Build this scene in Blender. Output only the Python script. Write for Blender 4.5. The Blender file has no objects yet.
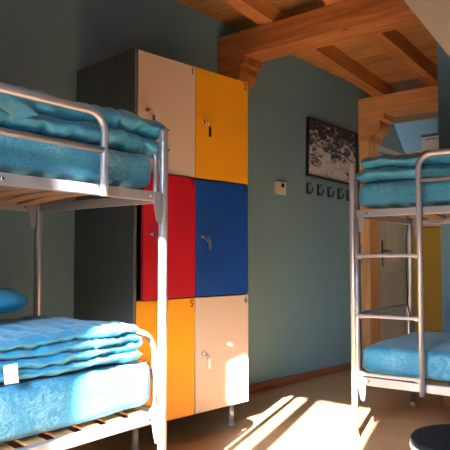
import bpy, bmesh, math, random
from mathutils import Vector, Matrix, noise
random.seed(4)
PI = math.pi
R = math.radians
COL = bpy.context.scene.collection

# ------------------------------------------------------------------ materials
def srgb(r, g, b):
    f = lambda c: (c/255/12.92) if c/255 <= .04045 else ((c/255+.055)/1.055)**2.4
    return (f(r), f(g), f(b), 1)

def mat(name, rgb, rough=.6, metal=0.0, var=.06, scale=8, bump=0.0, bscale=60, coat=0, sheen=0):
    m = bpy.data.materials.new(name); m.use_nodes = True
    nt = m.node_tree; b = nt.nodes['Principled BSDF']
    b.inputs['Roughness'].default_value = rough
    b.inputs['Metallic'].default_value = metal
    if coat: b.inputs['Coat Weight'].default_value = coat
    if sheen: b.inputs['Sheen Weight'].default_value = sheen
    tc = nt.nodes.new('ShaderNodeTexCoord')
    n = nt.nodes.new('ShaderNodeTexNoise'); n.inputs['Scale'].default_value = scale; n.inputs['Detail'].default_value = 4
    nt.links.new(tc.outputs['Object'], n.inputs['Vector'])
    r = nt.nodes.new('ShaderNodeValToRGB')
    c = srgb(*rgb)
    r.color_ramp.elements[0].position = .3; r.color_ramp.elements[1].position = .7
    r.color_ramp.elements[0].color = tuple(x*(1-var) for x in c[:3])+(1,)
    r.color_ramp.elements[1].color = tuple(min(1, x*(1+var)) for x in c[:3])+(1,)
    nt.links.new(n.outputs['Fac'], r.inputs['Fac']); nt.links.new(r.outputs['Color'], b.inputs['Base Color'])
    if bump:
        n2 = nt.nodes.new('ShaderNodeTexNoise'); n2.inputs['Scale'].default_value = bscale; n2.inputs['Detail'].default_value = 3
        nt.links.new(tc.outputs['Object'], n2.inputs['Vector'])
        bp = nt.nodes.new('ShaderNodeBump'); bp.inputs['Strength'].default_value = bump; bp.inputs['Distance'].default_value = .01
        nt.links.new(n2.outputs['Fac'], bp.inputs['Height']); nt.links.new(bp.outputs['Normal'], b.inputs['Normal'])
    return m

def wood(name, c1, c2, stretch=(1, 14, 14), scale=2.2, rough=.5, knots=True, plank=None):
    m = bpy.data.materials.new(name); m.use_nodes = True
    nt = m.node_tree; b = nt.nodes['Principled BSDF']; L = nt.links.new
    b.inputs['Roughness'].default_value = rough
    tc = nt.nodes.new('ShaderNodeTexCoord')
    mp = nt.nodes.new('ShaderNodeMapping'); mp.inputs['Scale'].default_value = stretch
    L(tc.outputs['Object'], mp.inputs['Vector'])
    n = nt.nodes.new('ShaderNodeTexNoise'); n.inputs['Scale'].default_value = scale
    n.inputs['Detail'].default_value = 5; n.inputs['Distortion'].default_value = .6
    L(mp.outputs['Vector'], n.inputs['Vector'])
    r = nt.nodes.new('ShaderNodeValToRGB')
    r.color_ramp.elements[0].position = .32; r.color_ramp.elements[0].color = srgb(*c1)
    r.color_ramp.elements[1].position = .68; r.color_ramp.elements[1].color = srgb(*c2)
    L(n.outputs['Fac'], r.inputs['Fac'])
    col = r.outputs['Color']
    if knots:
        mp2 = nt.nodes.new('ShaderNodeMapping'); mp2.inputs['Scale'].default_value = (2.2, 5, 5)
        L(tc.outputs['Object'], mp2.inputs['Vector'])
        v = nt.nodes.new('ShaderNodeTexVoronoi'); v.inputs['Scale'].default_value = 1.3
        L(mp2.outputs['Vector'], v.inputs['Vector'])
        r2 = nt.nodes.new('ShaderNodeValToRGB')
        r2.color_ramp.elements[0].position = .04; r2.color_ramp.elements[0].color = (.25, .25, .25, 1)
        r2.color_ramp.elements[1].position = .13; r2.color_ramp.elements[1].color = (1, 1, 1, 1)
        L(v.outputs['Distance'], r2.inputs['Fac'])
        mx = nt.nodes.new('ShaderNodeMix'); mx.data_type = 'RGBA'; mx.blend_type = 'MULTIPLY'; mx.inputs[0].default_value = 1
        L(col, mx.inputs[6]); L(r2.outputs['Color'], mx.inputs[7]); col = mx.outputs[2]
    if plank:   # board joints across axis 'plank' (0 x, 1 y), boards .14 m wide
        sp = nt.nodes.new('ShaderNodeSeparateXYZ'); L(tc.outputs['Object'], sp.inputs[0])
        dv = nt.nodes.new('ShaderNodeMath'); dv.operation = 'DIVIDE'; dv.inputs[1].default_value = .14
        L(sp.outputs['XY'.index(plank)], dv.inputs[0])
        fr = nt.nodes.new('ShaderNodeMath'); fr.operation = 'FRACT'; L(dv.outputs[0], fr.inputs[0])
        r3 = nt.nodes.new('ShaderNodeValToRGB')
        r3.color_ramp.elements[0].position = .0; r3.color_ramp.elements[0].color = (.3, .3, .3, 1)
        r3.color_ramp.elements[1].position = .04; r3.color_ramp.elements[1].color = (1, 1, 1, 1)
        L(fr.outputs[0], r3.inputs['Fac'])
        fl = nt.nodes.new('ShaderNodeMath'); fl.operation = 'FLOOR'; L(dv.outputs[0], fl.inputs[0])
        wn = nt.nodes.new('ShaderNodeTexWhiteNoise'); wn.noise_dimensions = '1D'; L(fl.outputs[0], wn.inputs['W'])
        mr = nt.nodes.new('ShaderNodeMapRange'); mr.inputs['To Min'].default_value = .72; mr.inputs['To Max'].default_value = 1.1
        L(wn.outputs['Value'], mr.inputs['Value'])
        for src in (r3.outputs['Color'], mr.outputs['Result']):
            mx = nt.nodes.new('ShaderNodeMix'); mx.data_type = 'RGBA'; mx.blend_type = 'MULTIPLY'; mx.inputs[0].default_value = 1
            L(col, mx.inputs[6]); L(src, mx.inputs[7]); col = mx.outputs[2]
    L(col, b.inputs['Base Color'])
    bp = nt.nodes.new('ShaderNodeBump'); bp.inputs['Strength'].default_value = .15; bp.inputs['Distance'].default_value = .004
    L(n.outputs['Fac'], bp.inputs['Height']); L(bp.outputs['Normal'], b.inputs['Normal'])
    return m

def brocade(name, base, light):
    """blue mattress ticking: fine woven speckle and sprigs of pale leaves"""
    m = bpy.data.materials.new(name); m.use_nodes = True
    nt = m.node_tree; b = nt.nodes['Principled BSDF']; L = nt.links.new
    b.inputs['Roughness'].default_value = .55; b.inputs['Sheen Weight'].default_value = .3
    tc = nt.nodes.new('ShaderNodeTexCoord')
    fine = nt.nodes.new('ShaderNodeTexNoise'); fine.inputs['Scale'].default_value = 150; fine.inputs['Detail'].default_value = 2
    L(tc.outputs['Object'], fine.inputs['Vector'])
    # sprig mask : soft blobs repeated every .26 m along the bed
    mpa = nt.nodes.new('ShaderNodeMapping'); mpa.inputs['Scale'].default_value = (4.2, 4.2, 2.0); mpa.inputs['Location'].default_value = (.35, 0, .1)
    L(tc.outputs['Object'], mpa.inputs['Vector'])
    vo = nt.nodes.new('ShaderNodeTexVoronoi'); vo.inputs['Scale'].default_value = 1.0; vo.inputs['Randomness'].default_value = .35
    L(mpa.outputs['Vector'], vo.inputs['Vector'])
    ra = nt.nodes.new('ShaderNodeValToRGB')
    ra.color_ramp.elements[0].position = .33; ra.color_ramp.elements[0].color = (1, 1, 1, 1)
    ra.color_ramp.elements[1].position = .43; ra.color_ramp.elements[1].color = (0, 0, 0, 1)
    L(vo.outputs['Distance'], ra.inputs['Fac'])
    # leaf strokes : thin veins of a noise field
    wv = nt.nodes.new('ShaderNodeTexNoise'); wv.inputs['Scale'].default_value = 17; wv.inputs['Detail'].default_value = 1.5; wv.inputs['Distortion'].default_value = 1.0
    L(tc.outputs['Object'], wv.inputs['Vector'])
    rb = nt.nodes.new('ShaderNodeValToRGB'); e = rb.color_ramp.elements
    e[0].position = .42; e[0].color = (0, 0, 0, 1); e[1].position = .60; e[1].color = (0, 0, 0, 1)
    for p_, v_ in ((.455, 1), (.49, .15), (.53, .15), (.565, 1)): q_ = e.new(p_); q_.color = (v_, v_, v_, 1)
    L(wv.outputs['Fac'], rb.inputs['Fac'])
    mm = nt.nodes.new('ShaderNodeMath'); mm.operation = 'MULTIPLY'
    L(ra.outputs['Color'], mm.inputs[0]); L(rb.outputs['Color'], mm.inputs[1])
    m2 = nt.nodes.new('ShaderNodeMath'); m2.operation = 'MULTIPLY'; m2.inputs[1].default_value = .45
    L(mm.outputs[0], m2.inputs[0])
    r0 = nt.nodes.new('ShaderNodeValToRGB'); c = srgb(*base)
    r0.color_ramp.elements[0].position = .35; r0.color_ramp.elements[0].color = tuple(x*.72 for x in c[:3])+(1,)
    r0.color_ramp.elements[1].position = .65; r0.color_ramp.elements[1].color = tuple(min(1, x*1.2) for x in c[:3])+(1,)
    L(fine.outputs['Fac'], r0.inputs['Fac'])
    mx = nt.nodes.new('ShaderNodeMix'); mx.data_type = 'RGBA'
    L(m2.outputs[0], mx.inputs[0]); L(r0.outputs['Color'], mx.inputs[6]); mx.inputs[7].default_value = srgb(*light)
    L(mx.outputs[2], b.inputs['Base Color'])
    bp = nt.nodes.new('ShaderNodeBump'); bp.inputs['Strength'].default_value = .25; bp.inputs['Distance'].default_value = .003
    L(fine.outputs['Fac'], bp.inputs['Height']); L(bp.outputs['Normal'], b.inputs['Normal'])
    return m

def mountain(name):
    """black and white photograph of snowy ridges, in the picture's own plane (object x, z in metres)"""
    m = bpy.data.materials.new(name); m.use_nodes = True
    nt = m.node_tree; b = nt.nodes['Principled BSDF']; L = nt.links.new
    b.inputs['Roughness'].default_value = .35
    tc = nt.nodes.new('ShaderNodeTexCoord'); sp = nt.nodes.new('ShaderNodeSeparateXYZ'); L(tc.outputs['Object'], sp.inputs[0])
    n = nt.nodes.new('ShaderNodeTexNoise'); n.inputs['Scale'].default_value = 9; n.inputs['Detail'].default_value = 6; n.inputs['Roughness'].default_value = .65
    n.inputs['Distortion'].default_value = 1.2
    mp = nt.nodes.new('ShaderNodeMapping'); mp.inputs['Rotation'].default_value = (0, .7, 0); mp.inputs['Scale'].default_value = (1, 1, 2.2)
    L(tc.outputs['Object'], mp.inputs['Vector']); L(mp.outputs['Vector'], n.inputs['Vector'])
    # darkening with height makes sky and upper rock dark, snow field below light
    mr = nt.nodes.new('ShaderNodeMapRange'); mr.inputs['From Min'].default_value = .02; mr.inputs['From Max'].default_value = .46
    mr.inputs['To Min'].default_value = .13; mr.inputs['To Max'].default_value = -.13
    L(sp.outputs['Z'], mr.inputs['Value'])
    ad = nt.nodes.new('ShaderNodeMath'); ad.operation = 'ADD'; L(n.outputs['Fac'], ad.inputs[0]); L(mr.outputs['Result'], ad.inputs[1])
    r = nt.nodes.new('ShaderNodeValToRGB')
    e = r.color_ramp.elements
    e[0].position = .36; e[0].color = srgb(34, 38, 44); e[1].position = .60; e[1].color = srgb(235, 228, 230)
    x = e.new(.46); x.color = srgb(78, 80, 88); x = e.new(.50); x.color = srgb(190, 184, 188)
    L(ad.outputs[0], r.inputs['Fac']); L(r.outputs['Color'], b.inputs['Base Color'])
    return m

M = {}
M['wall'] = mat('wall paint teal', (122, 158, 170), .75, var=.03, scale=3, bump=.12, bscale=120)
M['wall_blue'] = mat('partition paint blue', (106, 144, 168), .75, var=.03, scale=3, bump=.12, bscale=120)
M['plaster'] = mat('beige plaster', (176, 166, 150), .85, var=.04, scale=5, bump=.15)
M['white_wall'] = mat('window wall paint', (200, 205, 205), .8, var=.02)
M['floor'] = mat('ochre linoleum', (182, 144, 104), .45, var=.10, scale=7, bump=.03, bscale=30)
M['skirt'] = wood('skirting wood', (130, 84, 56), (160, 106, 72), (1, 1, 12), 3, .5, False)
M['invented_clad'] = wood('invented dark cladding', (58, 42, 30), (78, 56, 40), (12, 12, 1), 2, .6, False)  # invented cladding for the unseen walls, kept dark to cut bounced light
M['beam'] = wood('beam timber', (150, 84, 40), (196, 122, 62), (1, 12, 12), 2.0, .5)
M['beam2'] = wood('far beam timber', (200, 132, 74), (224, 160, 98), (1, 12, 12), 2.0, .5)
M['joist'] = wood('joist timber', (176, 108, 54), (206, 136, 74), (12, 1, 12), 2.0, .5)
M['post'] = wood('post timber', (220, 156, 98), (236, 182, 126), (12, 12, 1), 2.0, .5)
M['plank'] = wood('ceiling boards', (170, 112, 62), (206, 148, 88), (1.2, 10, 10), 2.0, .55, True, 'Y')
M['slat'] = wood('slat beech', (170, 116, 70), (205, 150, 98), (14, 1, 14), 2, .5, False)
M['steel'] = mat('silver painted steel', (176, 174, 180), .32, .55, var=.03, bump=.02)
M['chrome'] = mat('chrome', (210, 210, 212), .2, .95, var=.02)
M['carcass'] = mat('grey locker sheet', (92, 97, 95), .5, .1, var=.03)
M['carcass_in'] = mat('locker edge dark', (26, 27, 30), .6, 0, var=.03)
M['l_beige'] = mat('locker beige', (206, 184, 164), .42, var=.02)
M['l_yellow'] = mat('locker yellow', (232, 158, 22), .42, var=.02)
M['l_red'] = mat('locker red', (182, 12, 34), .42, var=.02)
M['l_blue'] = mat('locker blue', (14, 66, 150), .42, var=.02)
M['c_yellow'] = mat('cabinet ochre', (196, 158, 50), .5, var=.03)
M['ink'] = mat('black ink', (18, 18, 20), .5, var=.02)
M['keytag'] = mat('violet key tag', (92, 74, 158), .4, var=.02)
M['mattress'] = brocade('blue ticking', (52, 140, 174), (150, 200, 214))
M['quilt'] = mat('turquoise quilt satin', (40, 136, 172), .42, var=.10, scale=14, bump=.35, bscale=38, sheen=.3)
M['pillow'] = mat('turquoise pillow cotton', (44, 132, 168), .6, var=.06, bump=.2)
M['label'] = mat('white label', (232, 232, 228), .6, var=.02)
M['cream'] = mat('cream plastic', (216, 208, 184), .45, var=.02)
M['screen'] = mat('dark display', (42, 44, 48), .2, var=.02)
M['blackm'] = mat('black metal', (28, 28, 32), .35, .3, var=.02)
M['frame'] = mat('black picture frame', (16, 16, 18), .4, var=.02)
M['mountain'] = mountain('mountain print')
M['door'] = mat('white door paint', (206, 200, 186), .45, var=.03)
M['brass'] = mat('dull handle metal', (110, 100, 88), .3, .8, var=.03)
M['box'] = mat('white plastic box', (206, 200, 196), .5, var=.03)
M['boxlid'] = mat('grey lid', (92, 92, 92), .5, var=.03)
M['vinyl'] = mat('black vinyl', (20, 21, 23), .6, var=.08, bump=.1)
M['vinyl'].node_tree.nodes['Principled BSDF'].inputs['Specular IOR Level'].default_value = .12
M['rim'] = mat('pale rim', (190, 182, 164), .4, var=.03)
M['wframe'] = mat('window frame white', (225, 225, 222), .4, var=.02)

# ------------------------------------------------------------------ mesh builder
class MB:
    def __init__(s): s.bm = bmesh.new()
    def _poly(s, vs, smooth=False):
        try:
            f = s.bm.faces.new(vs); f.smooth = smooth; return f
        except ValueError: return None
    def box(s, x0, x1, y0, y1, z0, z1, bev=0.0, mtx=None):
        t = bmesh.new(); bmesh.ops.create_cube(t, size=1)
        for v in t.verts:
            v.co = Vector(((x0+x1)/2+v.co.x*(x1-x0), (y0+y1)/2+v.co.y*(y1-y0), (z0+z1)/2+v.co.z*(z1-z0)))
        if bev: bmesh.ops.bevel(t, geom=t.edges[:], offset=bev, segments=2, affect='EDGES', profile=.5)
        return s.merge(t, mtx)
    def merge(s, t, mtx=None):
        mp = {}
        for v in t.verts: mp[v.index if False else v] = s.bm.verts.new(mtx @ v.co if mtx else v.co)
        for f in t.faces:
            n = s._poly([mp[v] for v in f.verts]); 
            if n: n.smooth = f.smooth
        t.free(); return s
    def tube(s, pts, r, seg=12, cap=True):
        pts = [Vector(p) for p in pts]; rings = []; prev = None
        for i, p in enumerate(pts):
            if i == 0: d = pts[1]-p
            elif i == len(pts)-1: d = p-pts[i-1]
            else: d = (pts[i+1]-p).normalized()+(p-pts[i-1]).normalized()
            d.normalize()
            if prev is None:
                up = Vector((0, 0, 1)) if abs(d.z) < .9 else Vector((1, 0, 0))
                u = d.cross(up).normalized()
            else:
                u = (prev-d*prev.dot(d)).normalized()
            prev = u; w = d.cross(u)
            rr = r[i] if isinstance(r, (list, tuple)) else r
            rings.append([s.bm.verts.new(p+u*math.cos(2*PI*k/seg)*rr+w*math.sin(2*PI*k/seg)*rr) for k in range(seg)])
        for a, b in zip(rings, rings[1:]):
            for k in range(seg): s._poly([a[k], a[(k+1) % seg], b[(k+1) % seg], b[k]], True)
        if cap: s._poly(rings[0][::-1]); s._poly(rings[-1])
        return s
    def lathe(s, prof, seg=32, c=(0, 0, 0)):
        c = Vector(c); rings = []
        for r, z in prof:
            rings.append([s.bm.verts.new(c+Vector((r*math.cos(2*PI*k/seg), r*math.sin(2*PI*k/seg), z))) for k in range(seg)])
        for a, b in zip(rings, rings[1:]):
            for k in range(seg): s._poly([a[k], a[(k+1) % seg], b[(k+1) % seg], b[k]], True)
        s._poly(rings[0][::-1]); s._poly(rings[-1]); return s
    def prism(s, pts, d0, d1, axis='y'):
        """2-D polygon extruded; axis y: pts are (x,z); axis x: (y,z); axis z: (x,y)"""
        def P(p, d): return {'y': (p[0], d, p[1]), 'x': (d, p[0], p[1]), 'z': (p[0], p[1], d)}[axis]
        a = [s.bm.verts.new(P(p, d0)) for p in pts]; b = [s.bm.verts.new(P(p, d1)) for p in pts]
        s._poly(a); s._poly(b[::-1]); n = len(pts)
        for i in range(n): s._poly([a[i], b[i], b[(i+1) % n], a[(i+1) % n]])
        return s
    def build(s, name, m, parent=None, mtx=None):
        bmesh.ops.recalc_face_normals(s.bm, faces=s.bm.faces[:])
        me = bpy.data.meshes.new(name); s.bm.to_mesh(me); s.bm.free()
        me.materials.append(M[m] if isinstance(m, str) else m)
        o = bpy.data.objects.new(name, me); COL.objects.link(o)
        if parent: o.parent = parent
        if mtx: o.matrix_local = mtx
        return o

def tag(o, label=None, cat=None, group=None, kind=None):
    if label: o['label'] = label
    if cat: o['category'] = cat
    if group: o['group'] = group
    if kind: o['kind'] = kind
    return o
def empty(name, loc, rz=0.0):
    o = bpy.data.objects.new(name, None); COL.objects.link(o); o.location = loc; o.rotation_euler = (0, 0, rz)
    o.empty_display_size = .1; return o
def place(o, loc, rz=0.0): o.location = loc; o.rotation_euler = (0, 0, rz); return o
def struct(o): o['kind'] = 'structure'; return o
def arc(c, r, a0, a1, n, plane='xz', y=0):
    out = []
    for i in range(n+1):
        a = a0+(a1-a0)*i/n; u = c[0]+r*math.cos(a); v = c[1]+r*math.sin(a)
        out.append((u, y, v) if plane == 'xz' else (y, u, v))
    return out

# ------------------------------------------------------------------ layout constants
WQ = Vector((-2.844, 2.226, 0)); WA = R(83); WD = Vector((math.cos(WA), math.sin(WA), 0))   # picture wall: point and direction
def wpt(s, z=0): return (WQ.x+WD.x*s, WQ.y+WD.y*s, z)
def wx(y): return WQ.x+WD.x*(y-WQ.y)/WD.y
def cz(y): return 2.75-.055*(y-3.41)
YW = -.8; XR = 2.3; YP = 4.17; YF = 6.66; XC = -2.38; YC = 5.39

# ------------------------------------------------------------------ room shell
struct(MB().prism([(wx(YW-.3)-.1, YW-.3), (XR+.2, YW-.3), (XR+.2, YF+.2), (-4.4, YF+.2), (-4.4, YC), (wx(YC)-.12, YC)], -.1, 0, 'z').build('floor', 'floor'))
cm = MB()
pts = [(-4.6, YW-.3), (XR+.3, YW-.3), (XR+.3, YF+.3), (-4.6, YF+.3)]
a = [cm.bm.verts.new((x, y, cz(y))) for x, y in pts]; b = [cm.bm.verts.new((x, y, cz(y)+.12)) for x, y in pts]
cm._poly(a); cm._poly(b)
for i in range(4): cm._poly([a[i], b[i], b[(i+1) % 4], a[(i+1) % 4]])
struct(cm.build('ceiling', 'plank'))
def wall_quad(name, p, q, th, m, z0=0, top=None):
    """vertical wall from p to q (x,y), thickened to the right-hand side of p->q by th"""
    p = Vector(p); q = Vector(q); d = (q-p).normalized(); n = Vector((d.y, -d.x))*th
    mb = MB(); c = [p, q, q+n, p+n]
    lo = [mb.bm.verts.new((v.x, v.y, z0)) for v in c]; hi = [mb.bm.verts.new((v.x, v.y, (cz(v.y)+.03) if top is None else top)) for v in c]
    mb._poly(lo); mb._poly(hi)
    for i in range(4): mb._poly([lo[i], lo[(i+1) % 4], hi[(i+1) % 4], hi[i]])
    return struct(mb.build(name, m))
wall_quad('wall_left', (wx(YC), YC), (wx(YW-.2), YW-.2), .1, 'wall')
wall_quad('wall_right', (XR, YW-.2), (XR, YF), .1, 'invented_clad')
wall_quad('wall_partition', (-1.372, YP), (XR, YP), -.14, 'wall_blue')
wall_quad('wall_far', (-4.4, YF), (XR, YF), -.1, 'wall_blue')
wall_quad('wall_hall_end', (-4.3, YC), (-4.3, YF), -.1, 'wall_blue')
wall_quad('wall_hall_side', (-4.3, YC), (wx(YC)-.1, YC), .1, 'wall')
# short hall wall that carries the door, its upper corner cut off at a slant
mb = MB(); D0, D1, DT = 5.46, 6.26, 2.05
for pg in ([(YC, 0), (D0, 0), (D0, DT), (YC, DT)], [(D1, 0), (6.32, 0), (6.32, 1.97), (D1, DT)], [(YC, DT), (D1, DT), (6.232, DT), (5.80, 2.43), (5.60, 2.60), (5.585, cz(5.6)+.02), (YC, cz(YC)+.02)][:1]+[(6.225, DT), (5.80, 2.43), (5.60, 2.60), (5.585, cz(5.6)+.02), (YC, cz(YC)+.02)]):
    mb.prism(pg, XC-.1, XC, 'x')
struct(mb.build('wall_hall', 'wall'))
# window wall behind the camera; its second opening is added for ambient light
W1 = (-1.125, -.269, .45, 2.585); W_FILL = (1.2, 1.9, .9, 1.7)
mb = MB(); xl = wx(YW)-.15; top = cz(YW)+.03
def wb(x0, x1, z0, z1): mb.box(x0, x1, YW-.2, YW, z0, z1)
wb(xl, W1[0], 0, top); wb(W1[0], W1[1], 0, W1[2]); wb(W1[0], W1[1], W1[3], top); wb(W1[1], W_FILL[0], 0, top)
wb(W_FILL[0], W_FILL[1], 0, W_FILL[2]); wb(W_FILL[0], W_FILL[1], W_FILL[3], top); wb(W_FILL[1], XR+.1, 0, top)
struct(mb.build('wall_back', 'invented_clad'))
for k, (x0, x1, z0, z1) in enumerate((W1, W_FILL)):
    mb = MB(); t = .028
    mb.box(x0, x0+.006, YW-.13, YW-.07, z0, z1); mb.box(x1-.006, x1, YW-.13, YW-.07, z0, z1)
    mb.box(x0, x1, YW-.13, YW-.07, z0, z0+t); mb.box(x0, x1, YW-.13, YW-.07, z1-.008, z1)
    xm = (-.853, -.766) if k == 0 else ((x0+x1)/2-.04, (x0+x1)/2+.04)
    mb.box(xm[0], xm[1], YW-.13, YW-.07, z0, z1)
    struct(mb.build('window_%d' % (k+1), 'wframe'))  # the second frame lines the added light opening

# skirting boards
def skirt(name, p, q, h=.062, th=.014):
    p = Vector(p); q = Vector(q); d = q-p; L = d.length
    o = MB().box(0, L, -th, 0, 0, h, .003).build(name, 'skirt'); o.location = (p.x, p.y, 0); o.rotation_euler = (0, 0, math.atan2(d.y, d.x)); return struct(o)
p0 = wpt(-2.95); p1 = wpt(3.0)
skirt('baseboard_left', p0[:2], p1[:2])
skirt('baseboard_partition', (-1.372, YP), (XR, YP), .09)

# roof timbers --------------------------------------------------------------
def corbel(mb, x0, z, y0, y1):
    pr = [(0, 0), (.250, 0), (.250, -.055), (.208, -.062), (.212, -.085)]
    pr += [(.128+.088*math.cos(a), -.098-.082*math.sin(a)) for a in [R(10+8*k) for k in range(10)]]
    pr += [(.128, -.195), (.122, -.235), (.112, -.250), (0, -.252)]
    mb.prism([(x0+a, z+b) for a, b in pr], y0, y1, 'y')
def beam(y0, y1, z0, z1, x1, m, label, xa):
    mb = MB().box(0, x1-xa, y0, y1, z0, z1, .006)
    t = empty('ceiling_beam', (xa, 0, 0)); tag(t, label, 'beam')
    mb.build('beam', m, t)
    c = MB(); corbel(c, .0, z0, y0+.004, y1-.004); c.build('corbel', m, t)
    return t
beam(3.365, 3.575, 2.44, 2.62, XR, 'beam', 'thick reddish brown timber ceiling beam running above the six-door locker', wx(3.365))
beam(5.20, 5.46, 2.35, 2.515, XR, 'beam2', 'paler timber ceiling beam over the opening to the hall, carried on a wooden post', wx(5.20)+.015)
tag(MB().box(wx(5.2)+.02, wx(5.2)+.115, 5.204, 5.42, 0, 2.10, .004).build('timber_post', 'post'), 'light pine post against the blue wall beside the white door', 'post')
JL = [(-2.325, -2.215, 'timber joist nearest the blue wall, crossing both ceiling beams'),
      (-1.80, -1.69, 'second timber joist from the blue wall, dark on its near side'),
      (-1.25, -1.14, 'third timber joist from the blue wall'), (-.7, -.59, 'fourth timber joist from the blue wall')]
for x0, x1, lb in JL:
    mb = MB(); ys = (YW, 5.50)
    v = []
    for y in ys:
        v.append([mb.bm.verts.new(p) for p in ((x0, y, cz(y)-.128), (x1, y, cz(y)-.128), (x1, y, cz(y)+.01), (x0, y, cz(y)+.01))])
    for k in range(4): mb._poly([v[0][k], v[0][(k+1) % 4], v[1][(k+1) % 4], v[1][k]])
    mb._poly(v[0]); mb._poly(v[1])
    tag(mb.build('ceiling_joist', 'joist'), lb, 'joist', 'ceiling joists')
# sloping plaster boxing at the top right
def zl(x): return 2.397-1.53*(x+1.176)
struct(MB().prism([(-1.40-.02, zl(-1.42)), (.36, zl(.36)), (.36+.55, zl(.36)), (-.98, 2.80)], 2.93, 3.085, 'y').build('trim_1', 'plaster'))

# ------------------------------------------------------------------ hall door
dr = empty('door_1', (XC, D0, 0), R(90)); struct(dr)   # local x along the wall, y out of the hall wall backwards
DW = D1-D0
mb = MB()
for (x0, x1, z0, z1) in ((-.045, .012, 0, DT+.05), (DW-.012, DW+.045, 0, DT+.05), (.012, DW-.012, DT-.01, DT+.05)): mb.box(x0, x1, -.012, .10, z0, z1, .003)
mb.build('door_frame', 'door', dr)
mb = MB()
x0, x1 = .015, DW-.015
mb.box(x0, x0+.11, .008, .045, .01, DT-.015, .003); mb.box(x1-.11, x1, .008, .045, .01, DT-.015, .003)
for za, zb in ((.01, .2), (.86, .99), (DT-.14, DT-.015)): mb.box(x0+.11, x1-.11, .008, .045, za, zb, .003)
for za, zb in ((.2, .86), (.99, DT-.14)):
    n = 7; w = (x1-x0-.22)/n
    for i in range(n): mb.box(x0+.11+i*w+.003, x0+.11+(i+1)*w-.003, .018, .04, za, zb, .004)
leaf = mb.build('door_leaf', 'door', dr)
mb = MB().box(.045, .085, .0, .010, .93, 1.18, .003).tube([(.065, .004, 1.08), (.065, -.045, 1.08), (.075, -.05, 1.08), (.17, -.05, 1.075)], .009, 8)
mb.build('door_handle', 'brass', leaf)

# ------------------------------------------------------------------ lockers
def textmesh(s, size, m, parent, loc, rot):
    cu = bpy.data.curves.new('number', 'FONT'); cu.body = s; cu.size = size; cu.extrude = .0006; cu.align_x = 'CENTER'
    t = bpy.data.objects.new('tmp', cu); COL.objects.link(t)
    dg = bpy.context.evaluated_depsgraph_get(); me = bpy.data.meshes.new_from_object(t.evaluated_get(dg))
    bpy.data.objects.remove(t); me.materials.clear(); me.materials.append(M[m])
    o = bpy.data.objects.new('number', me); COL.objects.link(o); o.parent = parent; o.location = loc; o.rotation_euler = rot; return o
LO = Vector((-2.268, 2.156, 0))
lk = empty('locker_cabinet', LO, WA)
tag(lk, 'six-door locker cabinet with beige, yellow, red and blue doors against the teal wall', 'locker')
LW, LD, LB, LT = .855, .575, .135, 2.105
mb = MB()
mb.box(-.014, 0.006, .0, LD, LB, LT+.004, .002); mb.box(LW-.006, LW+.004, .018, LD, LB, LT, .002)
mb.box(0, LW, .02, LD, LT-.014, LT+.003, .002); mb.box(0, LW, .02, LD, LB, LB+.014, .002); mb.box(0, LW, LD-.012, LD, LB, LT)
mb.build('carcass', 'carcass', lk)
mb = MB(); mb.box(.415-.008, .415+.008, .020, LD-.02, LB+.01, LT-.01)
RZ = [LB, .786, 1.459, LT]
for z in RZ[1:3]: mb.box(.004, LW-.005, .020, LD-.02, z-.009, z+.009)
mb.box(.004, LW-.005, .40, .41, LB+.01, LT-.01)
mb.build('divider', 'carcass_in', lk)
mb = MB().box(-.008, .006, .0005, .02, LB, LT).build('front_edge', 'carcass_in', lk)
def door(col, row, m, num, ajar=0.0, key='keytag'):
    x0, x1 = (0.008, .411) if col == 0 else (.419, LW-.002)
    z0, z1 = RZ[row]+.004, RZ[row+1]-.004; w = x1-x0; h = z1-z0
    # hinge on the right: door origin there, body towards -x
    d = MB().box(-w, 0, -.018, 0, 0, h, .0025).build('locker_door', m, lk)
    d.location = (x1, .018, z0); d.rotation_euler = (0, 0, ajar)
    c = MB(); kx, kz = -w+.055, h*.51
    t = bmesh.new(); bmesh.ops.create_cone(t, cap_ends=True, segments=16, radius1=.012, radius2=.010, depth=.014)
    for f in t.faces: f.smooth = False
    c.merge(t, Matrix.Translation((kx, -.025, kz)) @ Matrix.Rotation(PI/2, 4, 'X'))
    c.build('lock', 'chrome', d)
    k = MB().box(kx-.002, kx+.002, -.054, -.030, kz-.008, kz+.008, .0005)
    k.tube([(kx+.012*math.cos(a)+.010, -.052, kz-.016+.016*math.sin(a)) for a in [i*PI/6 for i in range(13)]], .0012, 6)
    k = k.build('key', 'chrome', d)
    MB().box(kx+.016, kx+.034, -.050, -.046, kz-.085, kz-.026, .001).build('key_tag', key, d)
    textmesh(num, .056, 'ink', d, (-.024, -.0186, h-.048), (PI/2, 0, 0))
    return d
doors = [(0, 2, 'l_beige', '1', 0, 'keytag', 'beige door numbered 1'), (1, 2, 'l_yellow', '2', 0, 'ink', 'yellow door numbered 2'),
         (0, 1, 'l_red', '3', -R(0), 'keytag', 'red door numbered 3, slightly ajar'), (1, 1, 'l_blue', '4', 0, 'chrome', 'blue door numbered 4'),
         (0, 0, 'l_yellow', '5', 0, 'keytag', 'yellow door numbered 5'), (1, 0, 'l_beige', '6', 0, 'label', 'beige door numbered 6')]
for c, r_, m, n, aj, k, lb in doors:
    d = door(c, r_, m, n, R(6.5) if n == '3' else 0, k); d['label'] = lb
for x in (.05, .76):
    for y in (.06, LD-.06):
        MB().tube([(x, y, .012), (x, y, LB)], .017, 14).lathe([(.026, 0), (.028, .006), (.022, .016), (.018, .022)], 16, (x, y, 0)).build('leg', 'steel', lk)

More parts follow.
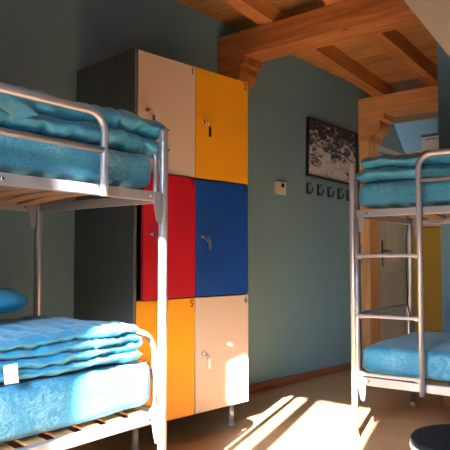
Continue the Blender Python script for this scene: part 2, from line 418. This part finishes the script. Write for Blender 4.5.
# far cabinet in the hall
fc = empty('storage_cabinet', (-2.352, 6.126, 0)); tag(fc, 'tall hall cabinet with a beige upper door and an ochre yellow lower door', 'cabinet')
FW, FH = 1.28, 2.125
MB().box(0, FW, .02, .5, .06, FH, .003).build('carcass', 'carcass', fc)
MB().box(.02, FW-.02, .05, .48, 0, .06).build('plinth', 'carcass_in', fc)
for i in range(3):
    x0 = .004+i*.426
    for z0, z1, m, lb in ((1.33, FH-.002, 'l_beige', 'beige upper door'), (.13, 1.322, 'c_yellow', 'ochre yellow lower door')):
        d = MB().box(x0, x0+.42, 0, .019, z0, z1, .002).build('cabinet_door', m, fc); d['label'] = lb
bx = empty('storage_box', (-2.205, 6.16, FH)); tag(bx, 'white storage box with a grey lid standing on the hall cabinet', 'box')
MB().box(0, .34, 0, .28, 0, .145, .006).build('body', 'box', bx)
MB().box(-.006, .346, -.006, .286, .142, .172, .004).build('lid', 'boxlid', bx)
MB().box(.04, .34, -.003, .002, .112, .122).build('slot', 'boxlid', bx)

# ------------------------------------------------------------------ wall items
th = empty('thermostat', wpt(1.79, 1.52), WA); tag(th, 'small cream thermostat on the teal wall right of the locker cabinet', 'thermostat')
MB().box(0, .118, -.026, 0, 0, .10, .005).build('housing', 'cream', th)
MB().box(.055, .092, -.028, -.024, .055, .088, .001).build('display', 'screen', th)
MB().box(.012, .11, -.022, 0, .098, .106, .002).build('vent', 'boxlid', th)

pf = empty('framed_picture', wpt(2.19, 1.705), WA); tag(pf, 'black framed photograph of snowy mountains hanging on the teal wall', 'picture')
pf.rotation_euler = (0, R(2.2), WA)
PW, PH = .765, .505
mb = MB()
for q in ((0, PW, 0, .018), (0, PW, PH-.018, PH), (0, .018, .018, PH-.018), (PW-.018, PW, .018, PH-.018)): mb.box(q[0], q[1], -.028, -.004, q[2], q[3], .002)
mb.build('frame', 'frame', pf)
MB().box(.016, PW-.016, -.018, -.006, .016, PH-.016).build('print', 'mountain', pf)
hs = ['first coat hook from the left below the framed picture', 'second coat hook from the left below the framed picture', 'middle one of five coat hooks below the framed picture',
      'fourth coat hook from the left below the framed picture', 'rightmost coat hook below the picture, next to the bunk post']
for (s_, z_), lb in zip([(2.216, 1.572), (2.368, 1.568), (2.521, 1.563), (2.675, 1.558), (2.819, 1.553)], hs):
    h = empty('coat_hook', wpt(s_, z_), WA); tag(h, 'dark metal '+lb, 'coat hook', 'coat hooks under the picture')
    MB().box(-.013, .013, -.007, 0, -.02, .08, .002).build('back_plate', 'blackm', h)
    MB().tube([(0, -.004, .02), (0, -.02, -.014), (0, -.042, -.018), (0, -.058, .002), (0, -.062, .034)], .0065, 8).tube([(0, -.004, .058), (0, -.03, .062), (0, -.046, .078)], .005, 8).build('prong', 'blackm', h)

# ------------------------------------------------------------------ soft things
def sgrid(x0, x1, n): return [x0+(x1-x0)*i/n for i in range(n+1)]
def puff(x0, x1, y0, y1, z0, z1, r, n, disp):
    """closed rounded block with gridded faces; disp(p, nrm) -> offset Vector"""
    lo = (x0, y0, z0); hi = (x1, y1, z1); bm = bmesh.new(); idx = {}
    g = [sgrid(lo[k], hi[k], n[k]) for k in range(3)]
    def V(i, j, k):
        key = (i, j, k)
        if key in idx: return idx[key]
        p = Vector((g[0][i], g[1][j], g[2][k]))
        c = Vector(tuple(min(max(p[q], lo[q]+r[q]), hi[q]-r[q]) for q in range(3)))
        d = Vector(tuple((p[q]-c[q])/r[q] for q in range(3)))
        if d.length > 1e-6: d.normalize()
        pp = c+Vector(tuple(d[q]*r[q] for q in range(3)))
        v = bm.verts.new(pp+disp(pp, d)); idx[key] = v; return v
    N = n
    def F(q):
        try: f = bm.faces.new(q); f.smooth = True
        except ValueError: pass
    for i in range(N[0]):
        for j in range(N[1]):
            for k in (0, N[2]): F([V(i, j, k), V(i+1, j, k), V(i+1, j+1, k), V(i, j+1, k)])
    for i in range(N[0]):
        for k in range(N[2]):
            for j in (0, N[1]): F([V(i, j, k), V(i+1, j, k), V(i+1, j, k+1), V(i, j, k+1)])
    for j in range(N[1]):
        for k in range(N[2]):
            for i in (0, N[0]): F([V(i, j, k), V(i, j+1, k), V(i, j+1, k+1), V(i, j, k+1)])
    return bm
def sweep_sheet(path, y0, y1, t, amp=.006, seed=0, ny=34, edgejit=.012, stitch=.30, pitch=.17):
    """thick quilted sheet: a flat pillow section swept along path [(x,z)...] -> bmesh"""
    bm = bmesh.new(); P = [Vector((a, 0, b)) for a, b in path]; rings = []; s = 0; m = 2*ny; S = []
    for i, p in enumerate(P):
        if i: s += (p-P[i-1]).length
        S.append(s)
    tot = S[-1]
    for i, p in enumerate(P):
        d = (P[min(i+1, len(P)-1)]-P[max(i-1, 0)]).normalized(); nrm = Vector((-d.z, 0, d.x))
        s = S[i]; e = min(s, tot-s)/(t*.75); endf = max(.0, 1-(1-min(1, e))**3)**.5
        jy0 = y0+edgejit*noise.noise(Vector((s*3, seed, 1))); jy1 = y1+edgejit*noise.noise(Vector((s*3, seed, 5)))
        ring = []
        for k in range(m):
            a = 2*PI*k/m
            cy = math.cos(a); sn = math.sin(a)
            # superellipse with flat middle
            fy = math.copysign(abs(cy)**.55, cy); wd = (jy1-jy0)/2
            yy = (jy0+jy1)/2+fy*wd
            edge = 1-abs(fy); ef = math.sqrt(min(1, edge*wd/(t*.7)))
            # stitched channels
            q = abs(((s/pitch) % 1)-.5)*2; q2 = abs((((yy-y0)/.19) % 1)-.5)*2
            den = 1-stitch*(math.exp(-((1-q)/.16)**2)+.6*math.exp(-((1-q2)/.14)**2))
            # pucker along the side seam
            pk = 1+.22*math.sin(s*170+3*noise.noise(Vector((s*20, 0, seed))))*max(0, 1-edge*wd/.03)
            hgt = math.copysign(1, sn)*t/2*ef*den*pk*max(.06, endf) if abs(sn) > 1e-6 else 0
            v = p+nrm*hgt+Vector((0, yy, 0))
            nz = noise.noise_vector(v*7+Vector((seed*3.1, 0, 0)))*amp+noise.noise_vector(v*19+Vector((seed, 4, 0)))*amp*.65
            ring.append(bm.verts.new(v+nz))
        rings.append(ring)
    for a, b in zip(rings, rings[1:]):
        for k in range(m):
            f = bm.faces.new([a[k], a[(k+1) % m], b[(k+1) % m], b[k]]); f.smooth = True
    bm.faces.new(rings[0][::-1]); bm.faces.new(rings[-1])
    return bm
def densify(pts, step=.010):
    out = []
    for a, b in zip(pts, pts[1:]):
        L = math.dist(a, b); n = max(1, int(L/step))
        for i in range(n): out.append((a[0]+(b[0]-a[0])*i/n, a[1]+(b[1]-a[1])*i/n))
    out.append(pts[-1]); return out
def serp(xa, xb, z, t, layers, first='a'):
    """folded path: layers between xa and xb, rising by t"""
    pts = []; cur = xa if first == 'a' else xb
    for l in range(layers):
        other = xb if cur == xa else xa
        sgn = 1 if other > cur else -1
        pts.append((cur+(sgn*t/2 if l else 0), z+l*t)); pts.append((other-(sgn*t/2), z+l*t))
        if l < layers-1:
            for i in range(1, 6):
                a = -PI/2+PI*i/6
                pts.append((other-sgn*t/2+sgn*math.cos(a)*t/2, z+l*t+t/2+math.sin(a)*t/2))
        cur = other
    return densify(pts)

def mattress(x0, x1, y0, y1, z0, z1, seed):
    def disp(p, d):
        o = noise.noise_vector(p*5+Vector((seed, 0, 0)))*.006+noise.noise_vector(p*16+Vector((seed, 0, 0)))*.0022
        if abs(d.z) < .5:                       # wrinkles round the ends and side puckers
            o += d*(.003*math.sin(p.x*60+2*noise.noise(p*8))*(.3+abs(d.x)))
        return o
    return puff(x0, x1, y0, y1, z0, z1, (.05, .035, .045), (80, 30, 10), disp)

# ------------------------------------------------------------------ bunk beds
BL = 1.98
def bunk(name_loc, rz, sx, W, label, zl_, guard_x, ladder):
    t = empty('bunk_bed', name_loc, rz); tag(t, label, 'bunk bed', 'bunk beds')
    X = lambda x: x*sx
    zu = (1.236, 1.276); lo = zl_
    for (x, y) in ((0, 0), (BL, 0), (0, W), (BL, W)):
        MB().tube([(X(x), y, .012), (X(x), y, 1.53), (X(x), y, 1.545)], [.019, .019, .015], 20).build('post', 'steel', t)
        MB().lathe([(.021, 0), (.022, .006), (.021, .03)], 16, (X(x), y, 0)).build('foot_cap', 'blackm' if False else 'steel', t)
    for (z0, z1) in (zu, lo):
        for y in (0, W):
            xa, xb = sorted((X(.03), X(BL-.03)))
            r_ = MB().box(xa, xb, y-.015, y+.015, z0, z1, .003).build('side_rail', 'steel', t)
            for x in (.09, BL-.09, .75, 1.3):
                MB().tube([(X(x), y-.018, (z0+z1)/2), (X(x), y+.018, (z0+z1)/2)], .005, 8).build('bolt', 'chrome', r_)
        for x in (0, BL):
            MB().box(X(x)-.013, X(x)+.013, .02, W-.02, z0, z1, .003).build('end_rail', 'steel', t)
            for y in (0, W):
                xm = X(abs(x-.038)); xs = X(x)+(1 if x == 0 else -1)*sx*.050
                pr = [(-.022, z1), (.022, z1), (.022, z0-.01), (.016, z0-.075), (.008, z0-.088), (-.006, z0-.080), (-.022, z0-.015)]
                MB().prism([(xs+a_, b_) for a_, b_ in pr], y-.019, y-.015 if True else y, 'y').build('corner_bracket', 'steel', t)
    # end loops
    for (zb, zt) in ((lo[1]-.01, .69), (zu[1]-.01, 1.50)):
        for x in (0, BL):
            xo = X(x)
            a_, r_ = .045, .085
            pts = [(xo, a_, zb)]+arc((a_+r_, zt-r_), r_, PI, PI/2, 7, 'yz', xo)+arc((W-a_-r_, zt-r_), r_, PI/2, 0, 7, 'yz', xo)+[(xo, W-a_, zb)]
            MB().tube(pts, .0115, 10).build('end_loop', 'steel', t)
    # slats
    n = 16
    for (z0, z1) in (zu, lo):
        for i in range(n):
            xc = .10+(BL-.2)*i/(n-1)
            mb = MB(); m_ = 10; row = []
            for j in range(m_+1):
                y = .012+(W-.024)*j/m_; z = z1-.014+.026*math.sin(PI*j/m_)
                row.append([mb.bm.verts.new(p) for p in ((X(xc)-.036, y, z), (X(xc)+.036, y, z), (X(xc)+.036, y, z+.009), (X(xc)-.036, y, z+.009))])
            for p, q in zip(row, row[1:]):
                for k in range(4): mb._poly([p[k], p[(k+1) % 4], q[(k+1) % 4], q[k]])
            mb._poly(row[0]); mb._poly(row[-1])
            mb.build('slat', 'slat', t)
    # guard rail
    g = guard_x; yg = -.032; zt = 1.552 if ladder else 1.540; r_ = .075
    def gx(pts): return [(X(x), y, z) for x, y, z in pts]
    zbot = .29 if ladder else 1.232
    pts = [(g, yg, zbot), (g, yg, 1.3)]+arc((g+r_, zt-r_), r_, PI, PI/2, 8, 'xz', yg)+arc((BL-.1-r_, zt-r_), r_, PI/2, 0, 8, 'xz', yg)+[(BL-.1, yg, 1.236)]
    gr = MB().tube(gx(pts), .0145, 14).build('guard_rail', 'steel', t)
    MB().tube(gx([(g+.008, yg, zt-.137), (BL-.108, yg, zt-.137)]), .0125, 12).build('middle_bar', 'steel', gr)
    if ladder:
        ld = MB().tube(gx([(.034, yg, 1.225), (.034, yg, .29)]), .0135, 12).build('ladder_stile', 'steel', t)
        for z in (1.018, .688, .372):
            rg = MB().box(*sorted((X(.034), X(g))), yg-.014, yg+.014, z-.009, z+.009, .004)
            for xx, dr_ in ((.034, 1), (g, -1)):
                rg.prism([(X(xx), z-.026), (X(xx), z+.016), (X(xx+dr_*.045), z+.008), (X(xx+dr_*.045), z-.008)], yg-.003, yg+.003, 'y')
            rg.build('rung', 'steel', t)
    return t

b1 = bunk((-1.743, 1.811, 0), R(90), -1, .87, 'silver metal bunk bed at the left, in front of the locker cabinet', (.345, .385), .347, False)
b2 = bunk((-1.522, 3.129, 0), R(1.77), 1, .94, 'silver metal bunk bed with a ladder at the right, against the blue partition', (.305, .35), .388, True)

def soft(bm, name, m, bed_loc, rz, label, cat, group=None, par=None):
    mb = MB(); mb.bm.free(); mb.bm = bm
    o = mb.build(name, m); place(o, bed_loc, rz)
    return tag(o, label, cat, group)
A = ((-1.743, 1.811, 0), R(90)); B = ((-1.522, 3.129, 0), R(1.77))
W1_, W2_ = .87, .94
soft(mattress(-BL+.03, -.022, .022, W1_-.03, 1.292, 1.432, 1), 'mattress', 'mattress', *A, 'blue leaf-patterned mattress on the upper bunk of the left bed', 'mattress', 'mattresses')
soft(mattress(-BL+.03, -.022, .022, W1_-.03, .402, .582, 2), 'mattress', 'mattress', *A, 'blue leaf-patterned mattress on the lower bunk of the left bed, partly sunlit', 'mattress', 'mattresses')
soft(mattress(.022, BL-.03, .022, W2_-.03, 1.292, 1.430, 3), 'mattress', 'mattress', *B, 'blue leaf-patterned mattress on the upper bunk of the right bed', 'mattress', 'mattresses')
soft(mattress(.022, BL-.03, .022, W2_-.03, .366, .516, 4), 'mattress', 'mattress', *B, 'blue leaf-patterned mattress on the lower bunk of the right bed', 'mattress', 'mattresses')

# quilts
q = sweep_sheet(serp(-1.86, -.085, .614, .035, 4, 'b'), .028, .66, .042, .012, 1, stitch=.34, pitch=.12)
ql = soft(q, 'quilt', 'quilt', *A, 'turquoise quilt folded in layers on the lower left bunk, white tag hanging out', 'quilt', 'folded quilts')
tg = MB().prism([(-.715, .600), (-.665, .598), (-.672, .662), (-.722, .660)], .0, .002, 'y').build('care_tag', 'label', ql); tg['label'] = 'white care tag'; tg.location = (0, .004, 0)
# upper left: two fat layers overhanging the bed end
def upper_path(xe, xf, z, t, dz=0):
    pts = [(xe, z-.012), (xe-.10*(1 if xe > xf else -1), z)]
    sg = 1 if xe > xf else -1
    pts += [(xf+sg*t/2, z)]
    for i in range(1, 6):
        a = PI/2*3-PI*i/6
        pts.append((xf+sg*t/2+sg*math.cos(a)*t/2, z+t/2+math.sin(a)*t/2))
    pts += [(xf+sg*t/2, z+t), (xe-sg*.30, z+t), (xe-sg*.16, z+t+.012), (xe-sg*.02, z+t+.004+dz)]
    return densify(pts)
q = sweep_sheet(upper_path(.080, -1.80, 1.486, .066), .022, .74, .082, .017, 7, stitch=.30, pitch=.13)
flap = sweep_sheet(densify([(-1.15, 1.475), (-.95, 1.515), (-.74, 1.53), (-.62, 1.49)]), -.005, .34, .085, .016, 21, stitch=.15)
fm = bpy.data.meshes.new('f'); flap.to_mesh(fm); flap.free(); q.from_mesh(fm); bpy.data.meshes.remove(fm)
u = soft(q, 'quilt', 'quilt', *A, 'turquoise quilt folded double on the upper left bunk, bulging past the post', 'quilt', 'folded quilts')
q = sweep_sheet(upper_path(.012, 1.86, 1.478, .066, -.006), .012, .80, .080, .013, 12, stitch=.26, pitch=.13)
soft(q, 'quilt', 'quilt', *B, 'turquoise quilt folded double on the upper bunk of the right bed', 'quilt', 'folded quilts')

def pillow(x0, x1, y0, y1, z0, z1, seed):
    def disp(p, d): return noise.noise_vector(p*9+Vector((seed, 0, 0)))*.010
    bm = puff(x0, x1, y0, y1, z0, z1, ((x1-x0)*.25, (y1-y0)*.3, (z1-z0)/2*.98), (26, 20, 8), disp)
    return bm
soft(pillow(-1.1, -.34, .34, .80, .775, .885, 3), 'pillow', 'pillow', *A, 'turquoise pillow lying at the back of the lower left bunk, on the folded quilt', 'pillow')

# ------------------------------------------------------------------ stool
st = empty('stool', (-.532, 1.862, 0.012)); tag(st, 'round black topped stool with a pale rim in the lower right corner', 'stool')
MB().lathe([(.10, .432), (.168, .434), (.174, .442), (.175, .452), (.170, .458), (.15, .461), (.05, .4625), (.001, .463)], 56).build('seat', 'vinyl', st)
MB().lathe([(.15, .424), (.176, .425), (.1785, .432), (.177, .4405), (.165, .441)], 56).build('rim', 'rim', st)
for (dx, dy) in ((.03, .075), (.015, .03), (.06, .055), (-.035, .045)):
    MB().lathe([(.0045, 0), (.004, .002), (.001, .003)], 10, (dx, dy, .4615)).build('stud', 'chrome', st)
for k in range(4):
    a = PI/4+k*PI/2
    MB().tube([(.12*math.cos(a), .12*math.sin(a), .43), (.17*math.cos(a), .17*math.sin(a), .0)], .011, 10).build('leg', 'blackm', st)

# ------------------------------------------------------------------ light
w = bpy.data.worlds.new('sky'); bpy.context.scene.world = w; w.use_nodes = True
bg = w.node_tree.nodes['Background']; bg.inputs['Strength'].default_value = 130.0
# open sky high up; dim band lifted past the horizon to darken upper walls
wt = w.node_tree; wc = wt.nodes.new('ShaderNodeTexCoord'); wsp = wt.nodes.new('ShaderNodeSeparateXYZ'); wr = wt.nodes.new('ShaderNodeValToRGB')
wt.links.new(wc.outputs['Generated'], wsp.inputs[0]); wt.links.new(wsp.outputs['Z'], wr.inputs['Fac']); wt.links.new(wr.outputs['Color'], bg.inputs['Color'])
wr.color_ramp.elements[0].position = .22; wr.color_ramp.elements[0].color = (.003, .0034, .004, 1)
wr.color_ramp.elements[1].position = .46; wr.color_ramp.elements[1].color = (.55, .76, 1.0, 1)
sd = bpy.data.lights.new('sun', 'SUN'); sd.energy = 95; sd.angle = R(.53); sd.color = (1, .96, .90)
so = bpy.data.objects.new('sun', sd); COL.objects.link(so)
el = math.atan(.5183); az = R(16.2)   # light travels towards (-sin az, cos az), descending
d = Vector((-math.sin(az)*math.cos(el), math.cos(az)*math.cos(el), -math.sin(el)))
so.rotation_euler = d.to_track_quat('-Z', 'Y').to_euler(); so.location = (1, -5, 4)
def portal(x, y, z, sx, sz, rot):
    l = bpy.data.lights.new('sky_portal', 'AREA'); l.shape = 'RECTANGLE'; l.size = sx; l.size_y = sz; l.cycles.is_portal = True
    o = bpy.data.objects.new('sky_portal', l); COL.objects.link(o); o.location = (x, y, z); o.rotation_euler = rot
for x0, x1, z0, z1 in (W1, W_FILL): portal((x0+x1)/2, YW-.18, (z0+z1)/2, x1-x0, z1-z0, (PI/2, 0, 0))
# added unseen lamps that brighten the hall
gm = bpy.data.materials.new('fill lamp glow'); gm.use_nodes = True
gb = gm.node_tree.nodes['Principled BSDF']; gb.inputs['Emission Color'].default_value = (1, .97, .92, 1); gb.inputs['Emission Strength'].default_value = 55
for (x, y), lb in (((-.2, 5.6), 'added fill lamp, unseen, in the hall behind the partition'), ((-3.2, 6.0), 'added fill lamp, unseen, in the hall recess beyond the slanted wall')):
    hl = empty('fill_lamp', (x, y, cz(y))); tag(hl, lb, 'fill light', 'added hall fill lights')
    MB().lathe([(.14, -.02), (.15, 0)], 24).build('base', 'wframe', hl)
    MB().lathe([(.02, -.10), (.08, -.09), (.125, -.06), (.14, -.02)], 24).build('shade', gm, hl)

# ------------------------------------------------------------------ camera and view
cd = bpy.data.cameras.new('camera'); cd.sensor_width = 36; cd.lens = 48; cd.clip_start = .05
co = bpy.data.objects.new('camera', cd); COL.objects.link(co); co.location = (0, 0, 1)
co.rotation_euler = (R(90)+math.atan(34/600), 0, R(38)); bpy.context.scene.camera = co
vs = bpy.context.scene.view_settings
vs.view_transform = 'Standard'; vs.look = 'None'; vs.gamma = 1; vs.exposure = .08; vs.use_curve_mapping = False
